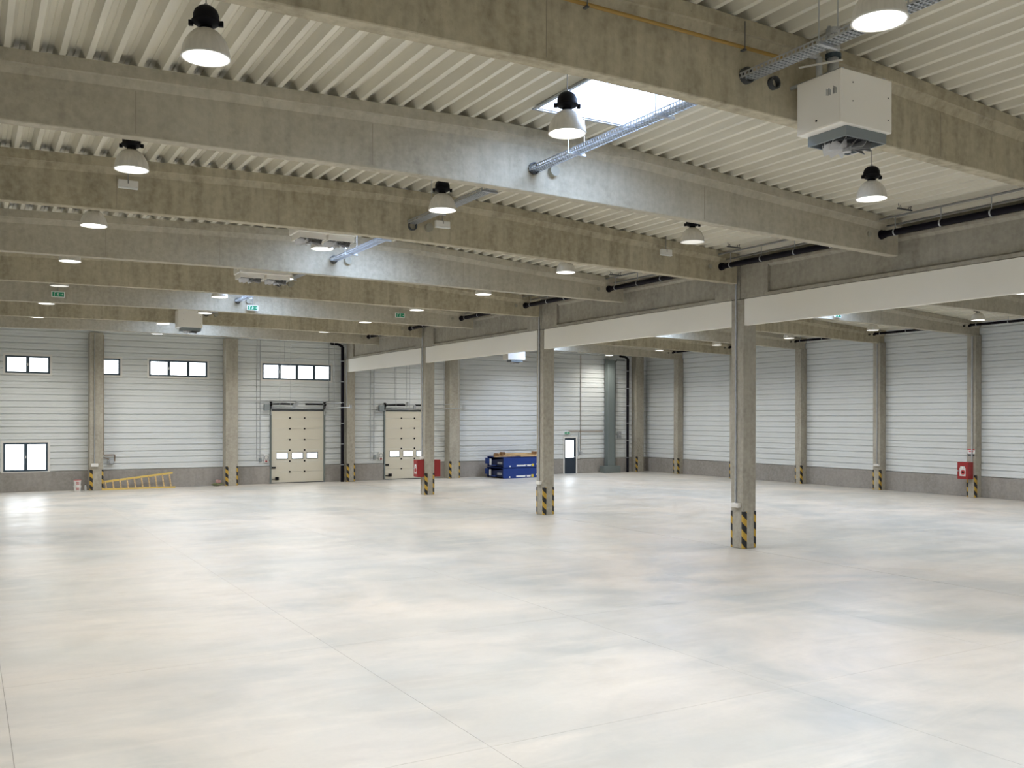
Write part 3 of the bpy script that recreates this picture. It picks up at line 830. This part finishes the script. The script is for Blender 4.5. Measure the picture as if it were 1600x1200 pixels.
# ------------------------------------------------------------------ unit heaters
def heater(x, y, z, W, D, H, fans, label, flue=False, back=True):
    """x,y = near left corner of the casing, z = underside"""
    o = empty('unit_heater', (x+W/2, y+D/2, z)); tag(o, label, 'heater', 'white unit heaters')
    a, b = -W/2, -D/2
    cs = MB().box(a, b, 0, -a, -b, H).build('casing', 'casing', o, bevel=0.008)
    MB().box(a-0.004, b+0.03, 0.02, a, -b-0.03, H-0.02).build('side_panel', 'casing', cs)
    sc = MB()
    for (u, v) in ((0.22, 0.50), (0.22, 0.28), (0.92, 0.42), (0.92, 0.15)): sc.cyl((a+u*W, b-0.004, v*H/0.64), (a+u*W, b, v*H/0.64), 0.008, 8)
    sc.cyl((a-0.008, 0.03, 0.11), (a, 0.03, 0.11), 0.014, 8)
    sc.build('screws', 'black', cs)['kind'] = 'stuff'
    fw = W/fans
    for i in range(fans):
        cx = a+fw*(i+0.5)+(0.05 if fans == 1 else 0); hw = min(0.36, fw/2-0.03); hd = min(hw, D/2-0.05)
        fr = MB()
        fr.box(cx-hw, -hd, -0.12, cx+hw, -hd+0.02, 0).box(cx-hw, hd-0.02, -0.12, cx+hw, hd, 0)
        fr.box(cx-hw, -hd+.02, -0.12, cx-hw+0.02, hd-.02, 0).box(cx+hw-0.02, -hd+.02, -0.12, cx+hw, hd-.02, 0)
        f = fr.build('outlet_frame', 'grey' if flue or fans == 1 else 'casing', o)
        MB().box(cx-hw+.02, -hd+.02, -0.03, cx+hw-.02, hd-.02, -0.01).build('grille_back', 'black', f)
        R = hd
        MB().lathe([(R*0.98, -0.10), (R*0.98, -0.118), (R*0.93, -0.118), (R*0.93, -0.10)], 20, (cx, 0, 0), close=True).build('ring', 'dark', f)
        for q in range(12):
            an = q*PI/6
            T = Matrix.Translation((cx, 0, -0.15)) @ Matrix.Rotation(an, 4, 'Z') @ Matrix.Rotation(math.radians(52), 4, 'X')
            pts = [(0.05, -0.015, 0), (R*0.97, -0.07, 0), (R*1.0, 0.075, 0), (0.05, 0.02, 0)]
            vs = [T @ Vector(p) for p in pts]+[T @ Vector((p[0], p[1], 0.003)) for p in pts]
            MB().add(vs, [(0,1,2,3),(7,6,5,4),(0,4,5,1),(1,5,6,2),(2,6,7,3),(3,7,4,0)]).build('vane', 'alu', f)
        MB().cyl((cx, 0, -0.20), (cx, 0, -0.10), 0.05, 12).build('hub', 'alu', f, smooth=True)
    zt = topz(x, y)-z
    for q in (a+0.08, -a-0.08):
        e0, e1 = (b+0.05, -b+0.25) if back else (b-0.42, -b-0.05)
        MB().box(q-0.02, e0, H, q+0.02, e1, H+0.035).build('bracket', 'galv', o)
    if flue:
        for q, r, yy in ((-0.14, 0.085, 0.05),):
            MB().cyl((q, yy, H), (q, yy, H+0.30), r*0.8, 14).cyl((q, yy, H+.33), (q, yy, zt+0.1), r, 14).build('flue_pipe', 'galv', o, smooth=True)
            MB().cyl((q, yy, H+.29), (q, yy, H+.34), r*1.15, 14).build('flue_collar', 'frame', o, smooth=True)
        MB().tube([(a+0.12, 0.1, H), (a+0.12, 0.1, H+0.28), (a+0.06, 0.2, H+0.34)], 0.04, 10).build('gas_connection', 'galv', o, smooth=True)
        for q in (0.12, 0.62): MB().box(a+q+.35, -b-.1, H+0.02, a+q+.40, -b+0.1, H+0.07).box(a+q+.355, -b-.12, H+.015, a+q+.395, -b-.1, H+.075).build('wall_arm', 'galv', o)
        MB().cyl((a+0.04, b+0.02, H+0.1), (a+.04, -b, H+.22), 0.012, 6).build('stay', 'white', o)
        lt = MB()
        for i, (p, q) in enumerate(((0, 2), (1, 1), (2.6, 1.6), (3.6, 1.6))):
            for s in range(int(q*2)): lt.box(a-0.006, b+0.07+p*0.032+s*0.014, 0.36+s*0.005, a-0.004, b+0.078+p*0.032+s*0.014, 0.43+0.01*s)
        lt.build('lettering', 'galv', cs)['kind'] = 'stuff'
heater(8.85, 7.50, 6.88, 0.90, 0.68, 0.64, 1, 'large white gas unit heater with flue hanging on the nearest roof beam', True)
heater(5.90, 18.75, 7.24, 1.25, 0.66, 0.64, 2, 'twin-fan white heater peeking out behind the third roof beam', back=False)
heater(5.93, 23.62, 7.05, 1.32, 0.66, 0.64, 2, 'twin-fan white heater peeking out behind the fourth roof beam', back=False)
heater(6.98, 37.05, 6.85, 0.90, 0.62, 0.66, 1, 'single white box heater hanging in front of the seventh roof beam')
heater(25.85, 44.6, 6.65, 1.1, 0.6, 0.55, 1, 'white heater under the right hall roof near the back wall')

# ochre gas pipe on the nearest beam
o = empty('gas_pipe', (5.0, bc(1)-0.225, 7.83)); tag(o, 'ochre yellow gas pipe clipped along the nearest roof beam', 'pipe')
MB().cyl((-5, 0, -0.0), (3.9, 0, -0.0), 0.022, 10).build('pipe', 'gas', o, smooth=True)
for q in (-1.2, 0.72, 3.0): MB().cyl((q, -0.03, -0.03), (q, -0.03, 0.30), 0.006, 6).box(q-.02, -.04, -.045, q+.02, .03, -.03).build('clip', 'dark', o)

# emergency light boxes and exit signs
def light_box(x, y, z, label, rod=False):
    o = empty('emergency_light', (x, y, z)); tag(o, label, 'emergency light', 'white emergency light boxes')
    MB().box(-0.17, -0.04, -0.065, 0.17, 0.04, 0.065).build('box', 'white', o, bevel=0.01)
    MB().box(-0.165, -0.045, -0.085, 0.165, 0.035, -0.065).build('lens', 'signwhite', o)
    MB().cyl((0, -0.0, 0.0), (0, -0.0, topz(x, y)-z+.1), 0.009, 6).box(-0.012, -0.044, 0.0, 0.012, -0.04, 0.065).build('rod', 'wire', o)
light_box(2.51, bc(3)-.32, 7.58, 'blank white emergency light box on the third roof beam, leftmost')
light_box(8.76, bc(3)-.32, 7.53, 'blank white emergency light box on the third roof beam, beside the pipe sleeves')
light_box(14.86, bc(3)-.32, 7.49, 'blank white emergency light box on a long rod, right end of the third roof beam')
def exit_sign(x, y, z, label, wx=0.38):
    o = empty('exit_sign', (x, y, z)); tag(o, label, 'exit sign', 'green exit signs')
    h = 0.09
    MB().box(-wx/2, -0.02, -h, wx/2, 0.02, h).build('sign_plate', 'signwhite', o)
    MB().box(-wx/2+.025, -0.026, -h+.02, wx/2-.025, -0.02, h-.02).build('green_field', 'green', o)
    w_ = MB()   # door opening, running figure and arrow
    w_.box(-.115, -.030, -.055, -.10, -.026, .055).box(-.10, -.030, .04, -.055, -.026, .055)
    w_.cyl((0.0, -.030, .042), (0.0, -.026, .042), .014, 8)
    for a, b in (((0, .03), (-.01, -.01)), ((-.01, -.01), (.02, -.055)), ((-.01, -.01), (-.035, -.05)), ((0, .02), (.03, .0)), ((0, .02), (-.03, .005))):
        w_.cyl((a[0], -.028, a[1]), (b[0], -.028, b[1]), .006, 6)
    w_.box(.07, -.030, -.006, .12, -.026, .006).add([(.12, -.03, -.03), (.15, -.03, 0), (.12, -.03, .03)], [(0, 1, 2)])
    w_.build('pictogram', 'signwhite', o)
    MB().cyl((0, 0, h), (0, 0, h+0.05 if y > 47 else topz(x, y)-z+.1), 0.008, 6).build('rod', 'wire', o)
exit_sign(2.52, bc(6)-.3, 7.27, 'green running-man exit sign hanging below the fifth roof beam at far left')
exit_sign(8.62, bc(6)-.3, 7.22, 'green running-man exit sign next to the cable tray on the sixth roof beam')
exit_sign(14.17, bc(6)-.3, 7.28, 'green running-man exit sign on the right part of the sixth roof beam')
exit_sign(29.0, rc(4)-.25, 7.40, 'washed-out exit sign under the fascia in the right hall', 0.34)
exit_sign(31.99, YB-.06, 2.50, 'small exit sign above the blue door', 0.42)

# ------------------------------------------------------------------ conduits and boxes on the walls and columns
def conduit_run(pts, r, m, label, group=None, box=None, boxm='white'):
    p0 = pts[0]
    o = empty('conduit', p0); tag(o, label, 'conduit', group)
    MB().tube([tuple(a-b for a, b in zip(p, p0)) for p in pts], r, 8).build('tube', m, o, smooth=True)
    if box:
        x, y, z, w_, d, h = box
        MB().box(x-p0[0]-w_/2, y-p0[1]-d/2, z-p0[2]-h/2, x-p0[0]+w_/2, y-p0[1]+d/2, z-p0[2]+h/2).build('socket_box', boxm, o, bevel=0.01)
    return o
for i, nm in ((2, 'nearest'), (3, 'middle'), (4, 'red cabinet')):
    y = Ycol[i]+0.25
    conduit_run([(XC-0.03, y, 1.15 if i < 4 else 1.7), (XC-0.03, y, 6.5), (XC-0.03, y, 7.0)], 0.026, 'galv', 'grey conduit with white socket box on the %s free-standing column' % nm,
                'column conduits', (XC-0.06, y-0.05, 1.13 if i < 4 else 1.65, 0.12, 0.24, 0.12))
conduit_run([(5.2, 47.30, 1.2), (5.2, 47.30, 7.3)], 0.02, 'galv', 'grey conduit on the wall column left of the ladder', 'column conduits', (5.2, 47.28, 1.18, 0.30, 0.10, 0.15))
conduit_run([(5.66, YB-.05, 7.3), (5.66, YB-.05, 1.62)], 0.022, 'brown', 'brown pipe down the wall right of the ladder column')
o = empty('wall_valve', (6.0, YB-0.1, 1.4)); tag(o, 'small pipe loop and round socket on the wall above the ladder', 'valve')
MB().tube([(-.34, 0, .22), (0.15, 0, .22), (.15, 0, -.08)], 0.025, 8).tube([(-.34, 0, .1), (-.1, 0, .02)], .025, 8).build('pipe_loop', 'brown', o, smooth=True)
MB().box(-.16, -.05, -.22, .10, .06, .0).cyl((-.02, -.05, -.1), (-.02, -.14, -.1), .09, 14).build('socket', 'galv', o, bevel=0.005)
# around loading door 1
conduit_run([(12.91, YB-.04, 7.4), (12.91, YB-.04, 1.2)], 0.018, 'galv', 'left one of two thin conduits left of the left loading door')
conduit_run([(13.08, YB-.04, 7.4), (13.08, YB-.04, 1.3)], 0.018, 'galv', 'right one of two thin conduits left of the left loading door', None, (13.08, YB-.07, 1.22, 0.12, 0.1, 0.2), 'grey')
conduit_run([(11.85, YB-.04, 4.28), (17.2, YB-.04, 4.28)], 0.015, 'galv', 'thin horizontal conduit above the left loading door')
conduit_run([(16.75, YB-.04, 4.28), (16.75, YB-.04, 7.4)], 0.015, 'galv', 'thin conduit right of the four-pane window')
conduit_run([(14.35, YB-.04, 6.35), (14.35, YB-.04, 7.4)], 0.012, 'galv', 'short thin conduit above the four-pane window')
conduit_run([(19.12, YB-.04, 7.4), (19.12, YB-.04, 1.1)], 0.018, 'galv', 'left one of two thin conduits left of the right loading door')
conduit_run([(19.32, YB-.04, 7.4), (19.32, YB-.04, 1.3)], 0.018, 'galv', 'right one of two thin conduits left of the right loading door', None, (19.36, YB-.07, 1.25, 0.14, 0.1, 0.24), 'grey')
conduit_run([(18.05, YB-.04, 4.4), (19.12, YB-.04, 4.4)], 0.015, 'galv', 'short horizontal conduit between the fascia-end column and the right loading door')
conduit_run([(20.55, YB-.04, 4.4), (20.55, YB-.04, 7.4)], 0.012, 'galv', 'thin conduit rising above the right loading door, left one')
conduit_run([(21.25, YB-.04, 4.4), (21.25, YB-.04, 7.4)], 0.012, 'galv', 'thin conduit rising above the right loading door, right one')
for x, lab in ((13.38, 'left'), (19.7, 'right')):
    o = empty('door_control', (x, YB-.07, 1.3)); tag(o, 'grey control box with a coiled chain beside the %s loading door' % lab, 'control box', 'loading door controls')
    MB().box(-.11, -.05, -.22, .11, .05, .22).build('box', 'white', o, bevel=0.01)
    MB().lathe([(.09, 0), (.11, 0), (.11, .03), (.09, .03)], 14, close=True).build('chain_coil', 'grey', o, (0, -.05, .05), rot=(PI/2, 0, 0))
    MB().box(-.05, -.07, -.18, .05, -.05, -.1).build('buttons', 'red', o)
# around the blue door
conduit_run([(33.02, YB-.04, 7.35), (33.02, YB-.04, 1.3)], 0.022, 'brown', 'thin dark vertical pipe on the wall right of the blue door', None, (33.02, YB-.07, 1.25, 0.16, 0.1, 0.2), 'galv')
conduit_run([(32.1, YB-.05, 2.60), (34.72, YB-.05, 2.60)], 0.022, 'brown', 'thin dark horizontal pipe from above the blue door to the steel duct')
conduit_run([(32.85, YB-.04, 2.55), (32.85, YB-.04, 1.0)], 0.018, 'galv', 'short conduit with a white switch right of the blue door', None, (32.85, YB-.06, 0.98, 0.12, 0.1, 0.16))
conduit_run([(37.68, 25.02-.12, 1.5), (37.68, 25.02-.12, 7.0)], 0.03, 'galv', 'pale pipe down the right wall column to the red hose cabinet', 'right wall conduits')
conduit_run([(37.69, 29.8, 1.25), (37.69, 29.8, 7.0)], 0.022, 'galv', 'conduit with white box on the second right wall column', 'right wall conduits', (37.66, 29.8, 1.2, 0.12, 0.28, 0.1))

# ------------------------------------------------------------------ red hose cabinets
def hose_cabinet(cx, cy, z, w_, d, h, face, label, window_=True):
    """door faces -X; w_ = size along Y, d = size along X"""
    o = empty('hose_cabinet', (cx, cy, z)); tag(o, label, 'hose cabinet', 'red hose cabinets')
    MB().box(-d/2, -w_/2, 0, d/2, w_/2, h).build('cabinet_body', 'red', o, bevel=0.008)
    dr = MB().box(-d/2-.02, -w_/2+.01, .01, -d/2, w_/2-.01, h-.01).build('door', 'red', o, bevel=0.004)
    if window_:
        a = [(-w_*.27, h*.18), (w_*.27, h*.18), (w_*.27, h*.62), (w_*.18, h*.76), (-w_*.18, h*.76), (-w_*.27, h*.62)]
        MB().prism(a, 'X', -d/2-.026, -d/2-.018).build('pane', 'hoseglass', dr)
        MB().lathe([(.0, 0), (w_*.10, 0), (w_*.10, .01), (w_*.20, .012), (w_*.20, 0.0)], 18).build('hose_reel', 'hose', dr, (-d/2-.026, -w_*.04, h*.40), rot=(0, -PI/2, 0))
        MB().cyl((-d/2-.04, w_*.0, h*.67), (-d/2-.026, w_*.0, h*.67), .04, 10).build('valve', 'signwhite', dr)
    MB().box(-d/2-.05, w_/2-.07, h*.45, -d/2-.02, w_/2-.04, h*.53).build('handle', 'galv', dr)
hose_cabinet(XC-0.16, 37.55+0.30, 0.80, 0.42, 0.30, 0.75, 0, 'red hose cabinet with round window on the left face of its free-standing column')
hose_cabinet(XC+0.45+0.185, 37.55+0.30, 0.80, 0.42, 0.32, 0.75, 0, 'red hose cabinet on the right face of its free-standing column', False)
hose_cabinet(37.55, 25.12, 0.80, 0.52, 0.34, 0.74, 0, 'red hose cabinet with a coiled hose behind glass on the right wall column')
o = empty('wall_sign', (37.725, 24.96, 2.0)); tag(o, 'small white sign with red lettering above the right wall hose cabinet', 'sign')
MB().box(-.01, -.17, -.10, 0, .17, .10).build('sign_plate', 'signwhite', o)
MB().box(-.012, -.17, .06, -.01, .17, .10).box(-.012, -.10, -.03, -.01, -.04, .03).box(-.012, -.02, -.03, -.01, .03, .03).box(-.012, .05, -.03, -.01, .10, .03).build('lettering', 'signred', o)
MB().box(-.012, -.15, -.2, 0.0, .15, -.12).build('lower_plate', 'dark', o)

# ------------------------------------------------------------------ yellow ladder on its side
o = empty('ladder', (5.5, 47.40, 0)); tag(o, 'yellow wooden ladder lying on its side against the concrete plinth', 'ladder')
def P1(t): return Vector((0.02+t*3.28, -.06, 0.03))
def P2(t): return Vector((-0.03+t*3.24, 0.10, 0.36+t*0.36))
def rail(a, b, nm):
    d = (b-a).normalized(); u = Vector((0, 1, 0)); w_ = d.cross(u).normalized()
    vs = [p+u*s*0.022+w_*q*0.045 for p in (a, b) for s, q in ((-1,-1),(1,-1),(1,1),(-1,1))]
    MB().add(vs, [(0,1,2,3),(7,6,5,4),(0,4,5,1),(1,5,6,2),(2,6,7,3),(3,7,4,0)]).build(nm, 'yellow', o)
rail(P1(0), P1(1), 'rail'); rail(P2(0), P2(1), 'rail')
for i in range(10):
    t = 0.06+i*0.098
    MB().cyl(P1(t), P2(t+.005), 0.036, 6).build('rung', 'wood', o)

# buckets and bottle
def bucket(z, label):
    o = empty('bucket', (4.46, 47.15, z)); tag(o, label, 'bucket', 'stacked paint buckets')
    MB().lathe([(0, 0), (.135, 0), (.155, .235), (.16, .235), (.16, .25), (0, .25)], 18).build('tub', 'white', o, smooth=True)
    MB().lathe([(0, .25), (.163, .25), (.163, .262), (0, .262)], 18).build('lid', 'signred' if z > .1 else 'white', o)
    lb = MB()
    for q in range(3):
        for a in (-.9, -.6, -.3):
            an = -PI/2-a-0.6
            lb.box(-.02, -.002, 0, .02, .002, .022, Matrix.Translation((math.cos(an)*.151, math.sin(an)*.151, .07+q*.045)) @ Matrix.Rotation(an+PI/2, 4, 'Z'))
    lb.build('lettering', 'signred', o)
bucket(0.0, 'lower white paint bucket of the stack left of the ladder column')
bucket(0.262, 'upper white paint bucket with red lid of the stack left of the ladder column')
o = empty('bottle', (4.80, 47.2, 0)); tag(o, 'small clear plastic bottle beside the white buckets', 'bottle')
MB().lathe([(0, 0), (.055, 0), (.06, .02), (.06, .2), (.02, .27), (.02, .29), (0, .29)], 12).build('body', 'plastic', o, smooth=True)
MB().cyl((0, 0, .29), (0, 0, .32), .024, 10).build('cap', 'dark', o)

# crumpled bag at the second wall column
def lump(m, c, r, seed, name, parent):
    random.seed(seed); bm = bmesh.new(); bmesh.ops.create_icosphere(bm, subdivisions=2, radius=1)
    for v in bm.verts:
        k = 1+random.uniform(-.28, .28); v.co = Vector((v.co.x*r[0]*k, v.co.y*r[1]*k, max(0, v.co.z*k*0.5+0.5)*2*r[2]))
    me = bpy.data.meshes.new(name); bm.to_mesh(me); bm.free(); me.materials.append(M[m])
    return from_mesh(name, me, parent, c)
o = empty('rag_pile', (10.85, 47.6, 0)); tag(o, 'small crumpled heap of green and pink rags beside the second wall column', 'rags')
lump('cloth_g', (0, 0, 0), (.26, .16, .08), 3, 'green_rag', o)
lump('cloth_p', (.05, 0.02, .10), (.13, .10, .10), 5, 'pink_rag', o)

# ------------------------------------------------------------------ blue dock levellers with planks
def leveller(z, label, dx=0.0):
    o = empty('dock_leveller', (27.35+dx, 46.55, z)); tag(o, label, 'dock leveller', 'stacked blue dock levellers')
    W, D, H = 2.45/2, 0.95, 0.60
    MB().box(-W, -D, 0, W, -D+.04, H).box(-W, D-.04, .02, W, D, H-.02).box(W-.04, -D+.04, 0, W, D-.04, H).build('frame', 'blue', o, bevel=0.006)
    MB().box(-W, -D, H-.03, W, D, H).build('deck_plate', 'blue', o)
    MB().box(-W+.1, -D+.1, .03, W-.1, D-.1, .08).build('base_plate', 'bluedark', o)
    lip = MB().prism([(-D+.02, .10), (D-.2, .10), (D-.1, .35), (-D+.02, .52)], 'X', -W-.02, -W+.02).build('side_plate', 'bluedark', o)
    MB().box(-W-.10, -.25, .08, -W-.02, 0.55, .14).box(-W-.14, .6, .18, -W-.02, .95, .5).build('lip_bracket', 'blue', o)
    MB().box(-W-.05, -.85, .20, -W-.02, -.35, .32).build('cylinder', 'galv', o)
    MB().box(-W-.15, .25, .12, -W-.11, .42, .48).build('data_plate', 'signwhite', o)
    st = MB().box(-W+.85, -D-.006, .07, -W+1.45, -D, .15).box(-W+1.35, -D-.006, .14, -W+1.9, -D, .165).box(-W+1.55, -D-.006, .07, -W+1.8, -D, .13)
    st.cyl((-W+.42, -D-.006, .08), (-W+.42, -D, .08), .045, 10).cyl((W-.25, -D-.006, .18), (W-.25, -D, .18), .04, 10)
    st.build('lettering', 'signwhite', o)
    MB().box(-W+1.86, -D-.007, .05, -W+2.0, -D-.001, .20).build('warning_label', 'yellowtag', o)
    MB().box(W, -D+.1, .02, W+.14, -D+.3, .1).build('foot', 'galv', o)
leveller(0.0, 'lower blue dock leveller of the stack on the floor at the back wall')
leveller(0.605, 'upper blue dock leveller of the stack, planks lying on it', 0.02)
random.seed(11)
pl = [(-1.62, -.62, 2.2, .16, 0, 'leftmost plank overhanging the blue stack'), (-1.30, -.30, 2.85, -.10, 1, 'long pale plank along the front of the blue stack'),
      (-.05, -.80, 1.75, .10, 0, 'pale plank at the right front of the blue stack'), (-1.15, .1, 2.8, .06, 0, 'plank at the middle of the blue stack'),
      (-.2, .40, 1.7, -.22, 1, 'short plank at the back of the blue stack'), (-1.1, -.1, 2.3, -.03, 2, 'topmost plank of the pile on the blue stack')]
for i, (x, y, L, a, lv, lab) in enumerate(pl):
    o = MB().box(0, -.09, 0, L, .09, .06).build('plank', 'wood', None, (27.35+x, 46.5+y, 1.212+.062*lv), rot=(0, 0, a), bevel=0.004)
    tag(o, 'raw timber '+lab, 'plank', 'planks on the blue stack')
for i, x in enumerate((-1.80, -1.38, .75)):
    o = MB().box(-.12, -.12, 0, .12, .12, .11).box(-.05, -.16, .11, .05, .16, .15).build('timber_block', 'brownwood', None, (27.35+x+.3, 45.92+.03*i, 1.273 if i < 1 else 1.337), rot=(0, 0, .3*i), bevel=0.004)
    tag(o, 'small brown timber block on the planks, %s on the blue stack' % ('farthest left', 'second from left', 'right')[i], 'timber block', 'timber blocks on the blue stack')

if __import__('os').environ.get('LBL'):
    for o_ in C.objects:
        if 'label' in o_ and len(o_['label'].split()) > 16: print('LONG', o_.name, o_['label'])
